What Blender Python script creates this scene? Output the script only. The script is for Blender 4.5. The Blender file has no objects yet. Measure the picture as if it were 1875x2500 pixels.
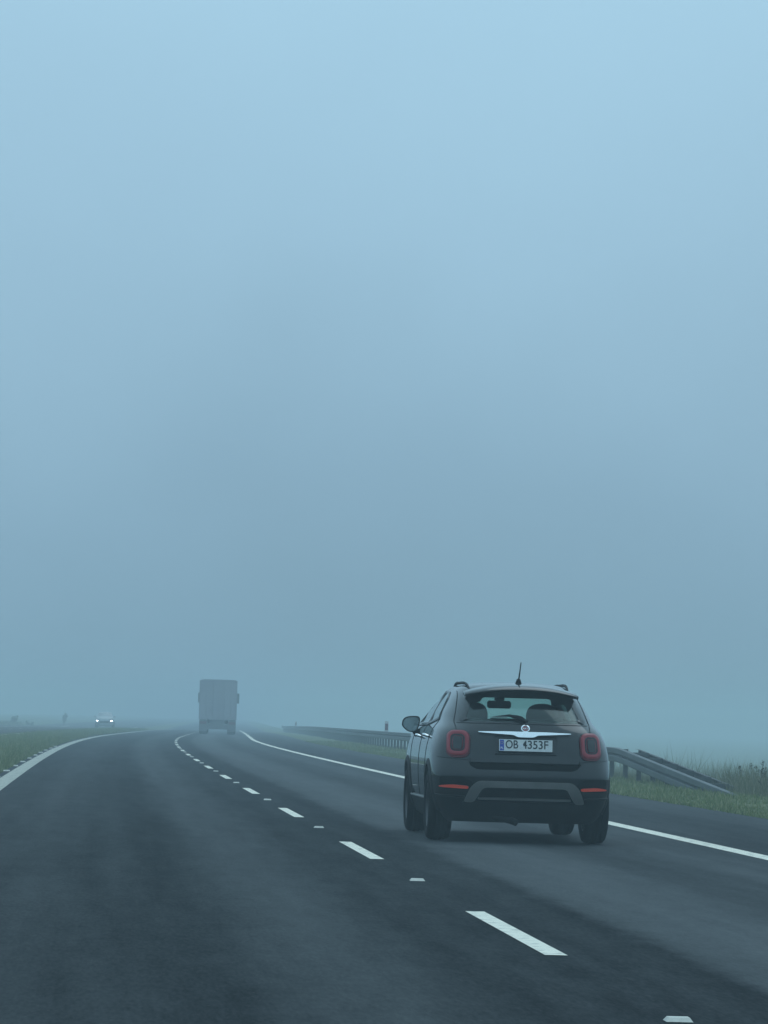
import bpy, bmesh, math, random
import numpy as np
from mathutils import Vector, Matrix
random.seed(7)
R = math.radians
scene = bpy.context.scene
col = scene.collection

# ------------------------------------------------------------------ camera
CAM_H = 1.177
FPX = 8900.0                      # focal length in pixels of the 2500 px tall photograph
pitch = math.atan((1754.5 - 1250.0) / FPX)
roll = R(1.6)
cd = bpy.data.cameras.new('camera')
cd.sensor_fit = 'VERTICAL'
cd.sensor_height = 24.0
cd.lens = 24.0 * FPX / 2500.0
cd.clip_start = 0.1
cd.clip_end = 6000
cam = bpy.data.objects.new('camera', cd)
col.objects.link(cam)
cp, sp, cr, sr = math.cos(pitch), math.sin(pitch), math.cos(roll), math.sin(roll)
fwd = Vector((0, cp, sp))
right = Vector((cr, -sr * sp, sr * cp))
up = right.cross(fwd)
cam.matrix_world = Matrix(((right.x, up.x, -fwd.x, 0), (right.y, up.y, -fwd.y, 0),
                           (right.z, up.z, -fwd.z, CAM_H), (0, 0, 0, 1)))
scene.camera = cam

# ------------------------------------------------------------------ world: an overcast, blue-cast morning sky
SUN_EL, SUN_AZ = R(58), R(20)     # azimuth measured from +Y towards +X
w = bpy.data.worlds.new('World')
scene.world = w
w.use_nodes = True
nt = w.node_tree
nt.nodes.clear()
out = nt.nodes.new('ShaderNodeOutputWorld')
sky = nt.nodes.new('ShaderNodeTexSky')
sky.sky_type = 'NISHITA'
sky.sun_disc = False
sky.sun_elevation = SUN_EL
sky.sun_rotation = SUN_AZ
sky.air_density = 1.6
sky.dust_density = 6.0
b_sky = nt.nodes.new('ShaderNodeBackground')
b_sky.inputs['Strength'].default_value = 0.06
nt.links.new(sky.outputs['Color'], b_sky.inputs['Color'])
tc = nt.nodes.new('ShaderNodeTexCoord')
sep = nt.nodes.new('ShaderNodeSeparateXYZ')
nt.links.new(tc.outputs['Generated'], sep.inputs[0])
# slow cloud mottling of the overcast deck
nz = nt.nodes.new('ShaderNodeTexNoise')
nz.inputs['Scale'].default_value = 7.0
nz.inputs['Detail'].default_value = 3.0
nt.links.new(tc.outputs['Generated'], nz.inputs['Vector'])
mad = nt.nodes.new('ShaderNodeMath'); mad.operation = 'MULTIPLY_ADD'
mad.inputs[1].default_value = 0.09; mad.inputs[2].default_value = -0.045
nt.links.new(nz.outputs['Fac'], mad.inputs[0])
addz = nt.nodes.new('ShaderNodeMath'); addz.operation = 'ADD'
nt.links.new(sep.outputs['Z'], addz.inputs[0]); nt.links.new(mad.outputs[0], addz.inputs[1])
ramp = nt.nodes.new('ShaderNodeValToRGB')
nt.links.new(addz.outputs[0], ramp.inputs[0])
els = ramp.color_ramp.elements
els[0].position = 0.0;  els[0].color = (0.215, 0.360, 0.465, 1)
els[1].position = 1.0;  els[1].color = (0.520, 0.820, 1.010, 1)
e = els.new(0.06); e.color = (0.262, 0.440, 0.580, 1)
e = els.new(0.13); e.color = (0.345, 0.570, 0.740, 1)
e = els.new(0.22); e.color = (0.410, 0.675, 0.860, 1)
b_cloud = nt.nodes.new('ShaderNodeBackground')
b_cloud.inputs['Strength'].default_value = 1.0
nt.links.new(ramp.outputs['Color'], b_cloud.inputs['Color'])
mixw = nt.nodes.new('ShaderNodeMixShader')
mixw.inputs[0].default_value = 0.94      # cloud cover
nt.links.new(b_sky.outputs[0], mixw.inputs[1]); nt.links.new(b_cloud.outputs[0], mixw.inputs[2])
nt.links.new(mixw.outputs[0], out.inputs['Surface'])

# ------------------------------------------------------------------ sun behind the overcast
sd = bpy.data.lights.new('sun', 'SUN')
sd.energy = 0.5
sd.angle = R(45)
sd.color = (0.82, 0.94, 1.0)
sun = bpy.data.objects.new('sun', sd)
col.objects.link(sun)
sdir = Vector((math.sin(SUN_AZ) * math.cos(SUN_EL), math.cos(SUN_AZ) * math.cos(SUN_EL), math.sin(SUN_EL)))
sun.rotation_euler = sdir.to_track_quat('Z', 'Y').to_euler()

scene.view_settings.view_transform = 'Standard'
scene.view_settings.look = 'None'
scene.view_settings.exposure = 0.0
scene.view_settings.gamma = 1.0
scene.view_settings.use_curve_mapping = False
scene.cycles.volume_bounces = 1
scene.cycles.max_bounces = 6
scene.cycles.transparent_max_bounces = 24
scene.cycles.use_denoising = True

HAZE_DENSITY = 0.0030

# ------------------------------------------------------------------ helpers
def tag(o, label=None, cat=None, group=None, kind=None):
    if label: o['label'] = label
    if cat: o['category'] = cat
    if group: o['group'] = group
    if kind: o['kind'] = kind
    return o

def empty(name, loc=(0, 0, 0), rz=0.0, parent=None):
    o = bpy.data.objects.new(name, None)
    o.empty_display_size = 0.2
    col.objects.link(o)
    o.location = loc
    o.rotation_euler = (0, 0, rz)
    o.parent = parent
    return o

def link(name, me, parent=None):
    o = bpy.data.objects.new(name, me)
    col.objects.link(o)
    o.parent = parent
    return o

def sharpen(me, ang=38):
    for p in me.polygons: p.use_smooth = True
    try: me.set_sharp_from_angle(angle=R(ang))
    except Exception: pass

def meshobj(name, verts, faces, mat, parent=None, smooth=None):
    me = bpy.data.meshes.new(name)
    me.from_pydata([tuple(v) for v in verts], [], [tuple(f) for f in faces])
    if mat: me.materials.append(mat)
    me.update()
    if smooth: sharpen(me, smooth)
    return link(name, me, parent)

class MB:
    """collects simple shapes for ONE mesh object"""
    def __init__(s): s.v = []; s.f = []
    def add(s, v, f):
        o = len(s.v); s.v += [tuple(p) for p in v]; s.f += [tuple(i + o for i in q) for q in f]; return s
    def box(s, x0, x1, y0, y1, z0, z1, m=None):
        v = [(x, y, z) for z in (z0, z1) for y in (y0, y1) for x in (x0, x1)]
        if m is not None: v = [m @ Vector(p) for p in v]
        return s.add(v, [(0, 2, 3, 1), (4, 5, 7, 6), (0, 1, 5, 4), (2, 6, 7, 3), (0, 4, 6, 2), (1, 3, 7, 5)])
    def tube(s, pts, r, n=8, caps=True):
        pts = [Vector(p) for p in pts]
        rs = r if isinstance(r, (list, tuple)) else [r] * len(pts)
        ring = []; v = []; f = []
        prev = None
        for i, p in enumerate(pts):
            t = (pts[min(i + 1, len(pts) - 1)] - pts[max(i - 1, 0)]).normalized()
            if prev is None:
                a = t.orthogonal().normalized()
            else:
                a = (prev - t * prev.dot(t)).normalized()
            prev = a
            b = t.cross(a)
            for k in range(n):
                th = 2 * math.pi * k / n
                v.append(p + (a * math.cos(th) + b * math.sin(th)) * rs[i])
        for i in range(len(pts) - 1):
            for k in range(n):
                f.append((i * n + k, i * n + (k + 1) % n, (i + 1) * n + (k + 1) % n, (i + 1) * n + k))
        if caps:
            f.append(tuple(reversed(range(n)))); f.append(tuple((len(pts) - 1) * n + k for k in range(n)))
        return s.add(v, f)
    def lathe(s, prof, n=32, axis='X', c=(0, 0, 0), closed=False):
        """prof: (along axis, radius) list"""
        v = []; f = []
        m = len(prof)
        for k in range(n):
            th = 2 * math.pi * k / n
            for a, r in prof:
                if axis == 'X': v.append((c[0] + a, c[1] + r * math.cos(th), c[2] + r * math.sin(th)))
                elif axis == 'Y': v.append((c[0] + r * math.cos(th), c[1] + a, c[2] + r * math.sin(th)))
                else: v.append((c[0] + r * math.cos(th), c[1] + r * math.sin(th), c[2] + a))
        for k in range(n):
            k2 = (k + 1) % n
            for i in range(m if closed else m - 1):
                j = (i + 1) % m
                f.append((k * m + i, k * m + j, k2 * m + j, k2 * m + i))
        return s.add(v, f)
    def build(s, name, mat, parent=None, smooth=38, bevel=0):
        o = meshobj(name, s.v, s.f, mat, parent)
        bm = bmesh.new(); bm.from_mesh(o.data)
        bmesh.ops.recalc_face_normals(bm, faces=bm.faces)
        if bevel:
            bmesh.ops.bevel(bm, geom=list(bm.edges), offset=bevel, segments=2, affect='EDGES', clamp_overlap=True)
        bm.to_mesh(o.data); bm.free()
        if smooth: sharpen(o.data, smooth)
        return o

# ------------------------------------------------------------------ materials
def mat_new(name, base=(0.5, 0.5, 0.5), rough=0.6, metal=0.0, spec=0.5, coat=0.0, coat_rough=0.05):
    m = bpy.data.materials.new(name)
    m.use_nodes = True
    b = m.node_tree.nodes['Principled BSDF']
    b.inputs['Base Color'].default_value = (*base, 1)
    b.inputs['Roughness'].default_value = rough
    b.inputs['Metallic'].default_value = metal
    b.inputs['Specular IOR Level'].default_value = spec
    b.inputs['Coat Weight'].default_value = coat
    b.inputs['Coat Roughness'].default_value = coat_rough
    return m

def nd(m, t, **kw):
    n = m.node_tree.nodes.new(t)
    for k, v in kw.items(): setattr(n, k, v)
    return n

def lk(m, a, b): m.node_tree.links.new(a, b)

def bsdf(m): return m.node_tree.nodes['Principled BSDF']

def noise_mix(m, c1, c2, scale, detail=4, coords='Object', lo=0.35, hi=0.65, bump=0.0, bump_scale=None, rough=None):
    """base colour wanders between c1 and c2"""
    t = nd(m, 'ShaderNodeTexCoord'); n = nd(m, 'ShaderNodeTexNoise')
    n.inputs['Scale'].default_value = scale; n.inputs['Detail'].default_value = detail
    lk(m, t.outputs[coords], n.inputs['Vector'])
    r = nd(m, 'ShaderNodeMapRange'); r.inputs[1].default_value = lo; r.inputs[2].default_value = hi
    lk(m, n.outputs['Fac'], r.inputs[0])
    x = nd(m, 'ShaderNodeMix', data_type='RGBA')
    x.inputs[6].default_value = (*c1, 1); x.inputs[7].default_value = (*c2, 1)
    lk(m, r.outputs[0], x.inputs[0])
    lk(m, x.outputs[2], bsdf(m).inputs['Base Color'])
    if rough:
        q = nd(m, 'ShaderNodeMapRange'); q.inputs[3].default_value, q.inputs[4].default_value = rough
        lk(m, n.outputs['Fac'], q.inputs[0]); lk(m, q.outputs[0], bsdf(m).inputs['Roughness'])
    if bump:
        n2 = nd(m, 'ShaderNodeTexNoise'); n2.inputs['Scale'].default_value = bump_scale or scale * 6
        n2.inputs['Detail'].default_value = 3
        lk(m, t.outputs[coords], n2.inputs['Vector'])
        bp = nd(m, 'ShaderNodeBump'); bp.inputs['Strength'].default_value = bump; bp.inputs['Distance'].default_value = 0.01
        lk(m, n2.outputs['Fac'], bp.inputs['Height']); lk(m, bp.outputs[0], bsdf(m).inputs['Normal'])
    return m

PAINT = noise_mix(mat_new('car_paint', rough=0.5, spec=0.05, coat=1.0, coat_rough=0.035),
                  (0.003, 0.0045, 0.006), (0.006, 0.0075, 0.0085), 3.0)
PLASTIC = noise_mix(mat_new('black_plastic', rough=0.6, spec=0.2), (0.004, 0.004, 0.004), (0.008, 0.008, 0.008), 9.0)
GLOSSB = mat_new('gloss_black_trim', (0.006, 0.006, 0.006), 0.18, spec=0.5)
SEAM = mat_new('panel_gap_dark', (0.003, 0.003, 0.003), 0.9, spec=0.1)
CABIN = mat_new('cabin_dark', (0.010, 0.010, 0.011), 0.9, spec=0.2)
FABRIC = noise_mix(mat_new('seat_fabric', rough=0.9, spec=0.2), (0.011, 0.012, 0.012), (0.018, 0.018, 0.018), 60.0)
CHROME = mat_new('chrome', (0.86, 0.87, 0.88), 0.16, metal=1.0)
SILVER = noise_mix(mat_new('satin_silver', rough=0.42, metal=0.55), (0.16, 0.155, 0.145), (0.20, 0.19, 0.18), 6.0)
RUBBER = noise_mix(mat_new('tyre_rubber', rough=0.85, spec=0.12), (0.005, 0.0055, 0.006), (0.009, 0.009, 0.009), 12.0)
ALLOY = mat_new('alloy_rim', (0.09, 0.09, 0.095), 0.4, metal=0.9)
LAMPRED = mat_new('lamp_red', (0.12, 0.003, 0.009), 0.3, spec=0.25, coat=0.2)
LAMPRING = mat_new('lamp_red_ring', (0.27, 0.004, 0.014), 0.3, spec=0.25, coat=0.6)
LAMPDARK = mat_new('lamp_dark_smoke', (0.012, 0.002, 0.004), 0.25, spec=0.3, coat=0.2)
REFL = mat_new('reflector_red', (0.95, 0.085, 0.04), 0.3, spec=0.6, coat=0.5)
PLATEW = noise_mix(mat_new('plate_white', rough=0.35), (0.74, 0.75, 0.73), (0.66, 0.67, 0.66), 20.0)
PLATEB = mat_new('plate_blue', (0.015, 0.06, 0.42), 0.4)
INK = mat_new('plate_ink', (0.008, 0.008, 0.01), 0.5)
YELLOW = mat_new('star_yellow', (0.75, 0.55, 0.05), 0.5)
WHITE = mat_new('white_print', (0.75, 0.75, 0.74), 0.5)
STICK = mat_new('silver_sticker', (0.70, 0.72, 0.74), 0.3, metal=0.4)
BADGE = mat_new('badge_red', (0.20, 0.02, 0.03), 0.25, coat=1.0)
MIRRORG = mat_new('mirror_glass', (0.34, 0.40, 0.40), 0.10, metal=1.0)

def glass_mat(name, tint, ior=1.5, rough=0.02):
    m = bpy.data.materials.new(name); m.use_nodes = True
    t = m.node_tree; t.nodes.clear()
    o = t.nodes.new('ShaderNodeOutputMaterial'); mx = t.nodes.new('ShaderNodeMixShader')
    tr = t.nodes.new('ShaderNodeBsdfTransparent'); tr.inputs[0].default_value = (*tint, 1)
    gl = t.nodes.new('ShaderNodeBsdfGlossy'); gl.inputs['Roughness'].default_value = rough
    gl.inputs['Color'].default_value = (0.9, 0.95, 0.95, 1)
    # Schlick reflectance, the same from either side of the pane
    ge = t.nodes.new('ShaderNodeNewGeometry'); dt = t.nodes.new('ShaderNodeVectorMath'); dt.operation = 'DOT_PRODUCT'
    t.links.new(ge.outputs['Incoming'], dt.inputs[0]); t.links.new(ge.outputs['Normal'], dt.inputs[1])
    def mt(op, a, b):
        n = t.nodes.new('ShaderNodeMath'); n.operation = op
        for i, q in enumerate((a, b)):
            if isinstance(q, float): n.inputs[i].default_value = q
            else: t.links.new(q, n.inputs[i])
        return n.outputs[0]
    ab = mt('ABSOLUTE', dt.outputs['Value'], 0.0)
    pw = mt('POWER', mt('SUBTRACT', 1.0, ab), 5.0)
    fr = mt('ADD', mt('MULTIPLY', pw, 0.97), 0.03)
    t.links.new(fr, mx.inputs[0]); t.links.new(tr.outputs[0], mx.inputs[1])
    t.links.new(gl.outputs[0], mx.inputs[2]); t.links.new(mx.outputs[0], o.inputs['Surface'])
    return m
GLASS_R = glass_mat('rear_glass', (0.79, 0.89, 0.85))       # passed twice: front and back of the pane
GLASS_S = glass_mat('side_glass', (0.50, 0.56, 0.55))
GLASS_W = glass_mat('windscreen_glass', (0.90, 0.96, 0.94))

# ------------------------------------------------------------------ the line of the road
def zroad(y):
    return -5.5e-6 * max(0.0, min(y, 400.0) - 60.0) ** 2

def xlane(y):
    """x of the broken lane line"""
    yy = min(y, 195.0)
    t = yy / 100.0
    x = 2.338 - 7.478 * t - 0.372 * t * t + 0.427 * t ** 3
    if y > 195.0:
        x += -0.0406 * (y - 195.0)
    return x

def head(y):
    return math.atan2(xlane(y + 1) - xlane(y - 1), 2.0)

def P(u, y, dz=0.0):
    """point at lateral offset u (m right of the lane line) at station y"""
    a = head(y)
    return Vector((xlane(y) + u * math.cos(a), y - u * math.sin(a), zroad(y) + dz))

U_LEFT, U_RIGHT = -3.88, 3.78
U_EDGE_L, U_EDGE_R = -4.42, 6.50
U_RAIL = 8.58

STN = [-160, -120, -90, -60, -40, -25, -12, 0] + list(range(4, 240, 4)) + list(range(240, 420, 8)) + [430, 460, 500, 560, 640, 760, 900, 1080, 1280]

def sheet(name, u0, u1, mat, dz, nu=2, stations=STN, parent=None, skirt=0.0):
    v = []; f = []; uv = []
    us = [u0 + (u1 - u0) * i / (nu - 1) for i in range(nu)]
    offs = [dz] * nu
    if skirt:
        us = [u0] + us + [u1]; offs = [dz - skirt] + offs + [dz - skirt]
    n = len(us)
    for y in stations:
        for u, d in zip(us, offs):
            v.append(P(u, y, d)); uv.append((u, y))
    for i in range(len(stations) - 1):
        for k in range(n - 1):
            f.append((i * n + k, i * n + k + 1, (i + 1) * n + k + 1, (i + 1) * n + k))
    o = meshobj(name, v, f, mat, parent)
    l = o.data.uv_layers.new(name='road')
    for lp in o.data.loops: l.data[lp.index].uv = uv[lp.vertex_index]
    return o

# ground material: meadow
GRASSG = mat_new('meadow_ground', rough=0.95, spec=0.1)
noise_mix(GRASSG, (0.10, 0.135, 0.06), (0.18, 0.185, 0.10), 0.55, detail=6, bump=0.8, bump_scale=9.0)

def ground():
    prof = [(-520, -1.2), (-120, -0.6), (-62, 0.1), (-32, 0.18), (-20.9, -0.02), (-20.1, -0.03), (-7.4, -0.03), (-7.1, 0.0), (-6.0, 0.04), (-4.8, 0.0),
            (-4.36, -0.03), (6.44, -0.03), (6.62, -0.01), (7.4, 0.02), (8.6, 0.0), (10.2, -0.10), (11.4, -0.60), (14.0, -1.75), (16.0, -1.95), (60, -2.0), (200, -2.0), (520, -2.0)]
    v = []; f = []; n = len(prof)
    rnd = random.Random(3)
    for y in STN:
        for u, z in prof:
            w_ = 0.0 if -21.0 < u < 7.0 else 0.03
            v.append(P(u, y, z + rnd.uniform(-w_, w_)))
    for i in range(len(STN) - 1):
        for k in range(n - 1):
            f.append((i * n + k, i * n + k + 1, (i + 1) * n + k + 1, (i + 1) * n + k))
    return tag(meshobj('ground', v, f, GRASSG, smooth=60), kind='structure')
ground()

def asphalt(name, bands, base_dark, base_light, fine=0.75):
    """bands: (u, value) ramp across the carriageway, 0 = dark binder, 1 = polished and dusty"""
    m = mat_new(name, rough=0.86, spec=0.06)
    uv = nd(m, 'ShaderNodeUVMap'); uv.uv_map = 'road'
    s = nd(m, 'ShaderNodeSeparateXYZ'); lk(m, uv.outputs[0], s.inputs[0])
    def noise(scale, detail, stretch=None, rough_=0.5):
        n = nd(m, 'ShaderNodeTexNoise'); n.inputs['Scale'].default_value = scale; n.inputs['Detail'].default_value = detail
        n.inputs['Roughness'].default_value = rough_
        if stretch:
            mp = nd(m, 'ShaderNodeMapping'); mp.inputs['Scale'].default_value = stretch
            lk(m, uv.outputs[0], mp.inputs['Vector']); lk(m, mp.outputs[0], n.inputs['Vector'])
        else: lk(m, uv.outputs[0], n.inputs['Vector'])
        return n.outputs['Fac']
    def math_(op, a, b, c=None):
        n = nd(m, 'ShaderNodeMath', operation=op)
        for i, q in enumerate((a, b, c)):
            if q is None: continue
            if isinstance(q, (int, float)): n.inputs[i].default_value = q
            else: lk(m, q, n.inputs[i])
        return n.outputs[0]
    edge = noise(2.2, 5, (1.0, 0.35, 1.0), 0.65)
    u = math_('MULTIPLY_ADD', edge, 0.44, math_('ADD', s.outputs[0], -0.22))
    slow = noise(0.5, 3, (0.6, 0.06, 1.0))
    u = math_('MULTIPLY_ADD', slow, 0.24, math_('ADD', u, -0.12))
    mr = nd(m, 'ShaderNodeMapRange'); mr.inputs[1].default_value = bands[0][0]; mr.inputs[2].default_value = bands[-1][0]
    lk(m, u, mr.inputs[0])
    rp = nd(m, 'ShaderNodeValToRGB'); lk(m, mr.outputs[0], rp.inputs[0])
    span = bands[-1][0] - bands[0][0]
    el = rp.color_ramp.elements
    el[0].position = 0; el[0].color = (bands[0][1],) * 3 + (1,)
    el[1].position = 1; el[1].color = (bands[-1][1],) * 3 + (1,)
    for b in bands[1:-1]:
        q = el.new((b[0] - bands[0][0]) / span); q.color = (b[1],) * 3 + (1,)
    patch = noise(0.35, 5, (1.0, 0.15, 1.0))
    grain = noise(42.0, 4, (1.0, 0.14, 1.0), 0.75)
    streak = noise(3.0, 4, (1.3, 0.05, 1.0))
    f = math_('MULTIPLY_ADD', math_('SUBTRACT', patch, 0.5), 0.34, rp.outputs[0])
    f = math_('MULTIPLY_ADD', math_('SUBTRACT', streak, 0.5), 0.50, f)
    mott = noise(7.0, 5, (1.0, 0.16, 1.0), 0.7)
    f = math_('MULTIPLY_ADD', math_('SUBTRACT', mott, 0.5), 0.45, f)
    blot = noise(1.6, 6, (1.0, 0.30, 1.0), 0.72)
    f = math_('MULTIPLY_ADD', math_('SUBTRACT', blot, 0.5), 0.26, f)
    fm = nd(m, 'ShaderNodeMath', operation='MAXIMUM'); lk(m, f, fm.inputs[0]); fm.inputs[1].default_value = 0.0
    f = fm.outputs[0]
    f = math_('MULTIPLY_ADD', math_('SUBTRACT', grain, 0.5), fine, f)
    x = nd(m, 'ShaderNodeMix', data_type='RGBA')
    x.inputs[6].default_value = (*base_dark, 1); x.inputs[7].default_value = (*base_light, 1)
    lk(m, f, x.inputs[0])
    # pale stone chips lying in the surface
    chip = nd(m, 'ShaderNodeTexVoronoi'); chip.inputs['Scale'].default_value = 9.0
    lk(m, uv.outputs[0], chip.inputs['Vector'])
    cs = math_('LESS_THAN', chip.outputs['Distance'], 0.055)
    cm = nd(m, 'ShaderNodeMix', data_type='RGBA'); lk(m, math_('MULTIPLY', cs, 0.55), cm.inputs[0])
    lk(m, x.outputs[2], cm.inputs[6]); cm.inputs[7].default_value = (0.13, 0.13, 0.12, 1)
    lk(m, cm.outputs[2], bsdf(m).inputs['Base Color'])
    bp = nd(m, 'ShaderNodeBump'); bp.inputs['Strength'].default_value = 0.3; bp.inputs['Distance'].default_value = 0.004
    g2 = noise(55.0, 3, None, 0.7)
    lk(m, g2, bp.inputs['Height']); lk(m, bp.outputs[0], bsdf(m).inputs['Normal'])
    return m

ROAD = asphalt('asphalt_carriageway',
    [(-4.6, .34), (-4.0, .32), (-3.4, .24), (-2.9, .36), (-2.3, .20), (-1.75, .12), (-1.35, .50), (-0.95, .44), (-0.6, .17), (0.0, .15), (0.58, .13), (0.76, .58),
     (1.30, .80), (1.75, .66), (2.1, .38), (2.5, .42), (3.0, .66), (3.5, .52), (3.9, .38), (4.3, .27), (5.3, .28), (5.6, .46), (6.4, .55)],
    (0.005, 0.0085, 0.011), (0.102, 0.110, 0.114))
OROAD = asphalt('asphalt_opposite', [(-21, .4), (-14, .3), (-8, .4)], (0.025, 0.025, 0.025), (0.10, 0.095, 0.09))
LINEP = noise_mix(mat_new('road_paint', rough=0.75, spec=0.15), (0.34, 0.33, 0.30), (0.87, 0.81, 0.68), 9.0, detail=9, lo=0.30, hi=0.46)

LINED = noise_mix(mat_new('dirty_road_paint', rough=0.8, spec=0.1), (0.22, 0.22, 0.20), (0.50, 0.49, 0.42), 7.0, detail=9, lo=0.30, hi=0.52)

road = tag(sheet('road', U_EDGE_L, U_EDGE_R, ROAD, 0.0, nu=14, skirt=0.06), kind='structure')
oroad = tag(sheet('opposite_road', -19.5, -7.5, OROAD, 0.0, nu=4, skirt=0.05), kind='structure')

def strip(name, u, wd, y0, y1, step, parent, mat=LINEP, dz=0.004):
    ys = []
    y = y0
    while y < y1 - 1e-6:
        ys.append(y); y += step
    ys.append(y1)
    return sheet(name, u - wd / 2, u + wd / 2, mat, dz, 2, ys, parent)
def line_to(name, u, wd, parent, mat=LINEP):
    return strip(name, u, wd, -120, 420, 4.0, parent, mat)
line_to('edge_line', U_LEFT, 0.27, road, LINED)
line_to('edge_line', U_RIGHT, 0.21, road)
for k in range(-3, 26):
    y0 = 18.60 + 12.03 * k
    strip('lane_dash', 0.0, 0.118, y0, y0 + 4.05, 1.4, road)
line_to('edge_line', -8.05, 0.24, oroad)
line_to('edge_line', -15.8, 0.24, oroad)
for k in range(12, 36):
    strip('lane_dash', -11.9, 0.12, 12.0 * k, 12.0 * k + 4.0, 2.0, oroad)

# raised reflective studs half way between the dashes, and the small pale blocks beside the left edge line
def stud_mesh(wd, dp, h):
    b = MB()
    v = [(-wd / 2, -dp / 2, 0), (wd / 2, -dp / 2, 0), (wd / 2, dp / 2, 0), (-wd / 2, dp / 2, 0),
         (-wd / 2 + .012, -dp / 2 + .02, h), (wd / 2 - .012, -dp / 2 + .02, h), (wd / 2 - .012, dp / 2 - .02, h), (-wd / 2 + .012, dp / 2 - .02, h)]
    b.add(v, [(0, 3, 2, 1), (4, 5, 6, 7), (0, 1, 5, 4), (1, 2, 6, 5), (2, 3, 7, 6), (3, 0, 4, 7)])
    return b
WSTUD = noise_mix(mat_new('stud_white', rough=0.5), (0.70, 0.66, 0.58), (0.60, 0.57, 0.50), 20.0)
sm0 = stud_mesh(0.108, 0.10, 0.017).build('road_stud', WSTUD)
first = True
for k in range(0, 19):
    y = 14.68 + 12.08 * k
    o = sm0 if first else sm0.copy()
    if not first: col.objects.link(o)
    first = False
    o.location = P(0.0, y, 0.002); o.rotation_euler = (0, 0, -head(y))
    tag(o, 'small raised white road stud in a gap between two dashes of the lane line', 'road stud', 'road studs along the broken lane line')
em0 = stud_mesh(0.16, 0.22, 0.02).build('edge_block', WSTUD)
first = True
for k in range(0, 11):
    y = 56.4 + 6.2 * k
    o = em0 if first else em0.copy()
    if not first: col.objects.link(o)
    first = False
    o.location = P(U_LEFT - 0.24, y, 0.002); o.rotation_euler = (0, 0, -head(y))
    tag(o, 'small pale block on the asphalt just outside the solid left edge line', 'road block', 'pale blocks beside the left edge line')

# ------------------------------------------------------------------ the dark hatchback: body surface
TAB = np.array([  # z, half width, rear y, front y, rear cap length, exponent
    (0.20, .780, .24, 4.02, .50, 3.0), (0.25, .815, .17, 4.10, .52, 3.0), (0.32, .845, .10, 4.17, .55, 3.2), (0.40, .868, .05, 4.21, .58, 3.3), (0.50, .886, .016, 4.25, .60, 3.4),
    (0.58, .894, .002, 4.268, .62, 3.4), (0.66, .899, .000, 4.27, .64, 3.4), (0.74, .900, .018, 4.262, .66, 3.4), (0.82, .897, .040, 4.24, .68, 3.3),
    (0.90, .889, .052, 4.18, .72, 3.3), (0.98, .873, .068, 4.05, .76, 3.2), (1.04, .853, .088, 3.88, .80, 3.1), (1.09, .826, .116, 3.62, .84, 3.0), (1.13, .797, .148, 3.45, .88, 2.9),
    (1.18, .763, .195, 3.30, .92, 2.8), (1.26, .722, .275, 3.10, .95, 2.8), (1.34, .680, .360, 2.90, .95, 2.8), (1.42, .634, .450, 2.69, .95, 2.8), (1.48, .592, .525, 2.52, .95, 2.7),
    (1.515, .550, .600, 2.38, .90, 2.6), (1.540, .485, .710, 2.24, .80, 2.5), (1.556, .405, .860, 2.09, .65, 2.4), (1.566, .300, 1.02, 1.95, .50, 2.3), (1.571, .16, 1.20, 1.80, .32, 2.2)])

TAB[:, 1] *= np.where(TAB[:, 0] < 1.06, 0.978, np.where(TAB[:, 0] < 1.2, 0.988, 1.0))

def make_interp(x, Y):
    """monotone cubic interpolation"""
    h = np.diff(x); d = np.diff(Y) / h
    m = np.zeros(len(x)); m[0] = d[0]; m[-1] = d[-1]
    for i in range(1, len(x) - 1):
        if d[i - 1] * d[i] > 0:
            w1 = 2 * h[i] + h[i - 1]; w2 = h[i] + 2 * h[i - 1]
            m[i] = (w1 + w2) / (w1 / d[i - 1] + w2 / d[i])
    def f(t):
        t = min(max(t, x[0]), x[-1])
        i = min(int(np.searchsorted(x, t, side='right')) - 1, len(x) - 2)
        s = (t - x[i]) / h[i]
        return float((2 * s ** 3 - 3 * s * s + 1) * Y[i] + (s ** 3 - 2 * s * s + s) * h[i] * m[i] + (-2 * s ** 3 + 3 * s * s) * Y[i + 1] + (s ** 3 - s * s) * h[i] * m[i + 1])
    return f
fW, fR, fF, fL, fN = [make_interp(TAB[:, 0], TAB[:, i]) for i in range(1, 6)]

def rearY(x, z):
    u = min(abs(x) / fW(z), 0.9995); n = fN(z)
    return fR(z) + fL(z) * (1 - (1 - u ** n) ** (1 / n))
def frontY(x, z):
    u = min(abs(x) / fW(z), 0.9995)
    L = 0.8 if z < 1.0 else 0.45
    return fF(z) - L * (1 - (1 - u ** 2.8) ** (1 / 2.8))
def sideX(y, z):
    n = fN(z); L = fL(z); d = (fR(z) + L - y) / L
    x = fW(z)
    if d > 0: x *= max(0.0, 1 - min(d, 1) ** n) ** (1 / n)
    Lf = 0.8 if z < 1.0 else 0.45
    d = (y - (fF(z) - Lf)) / Lf
    if d > 0: x *= max(0.0, 1 - min(d, 1) ** 2.8) ** (1 / 2.8)
    return x

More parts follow.
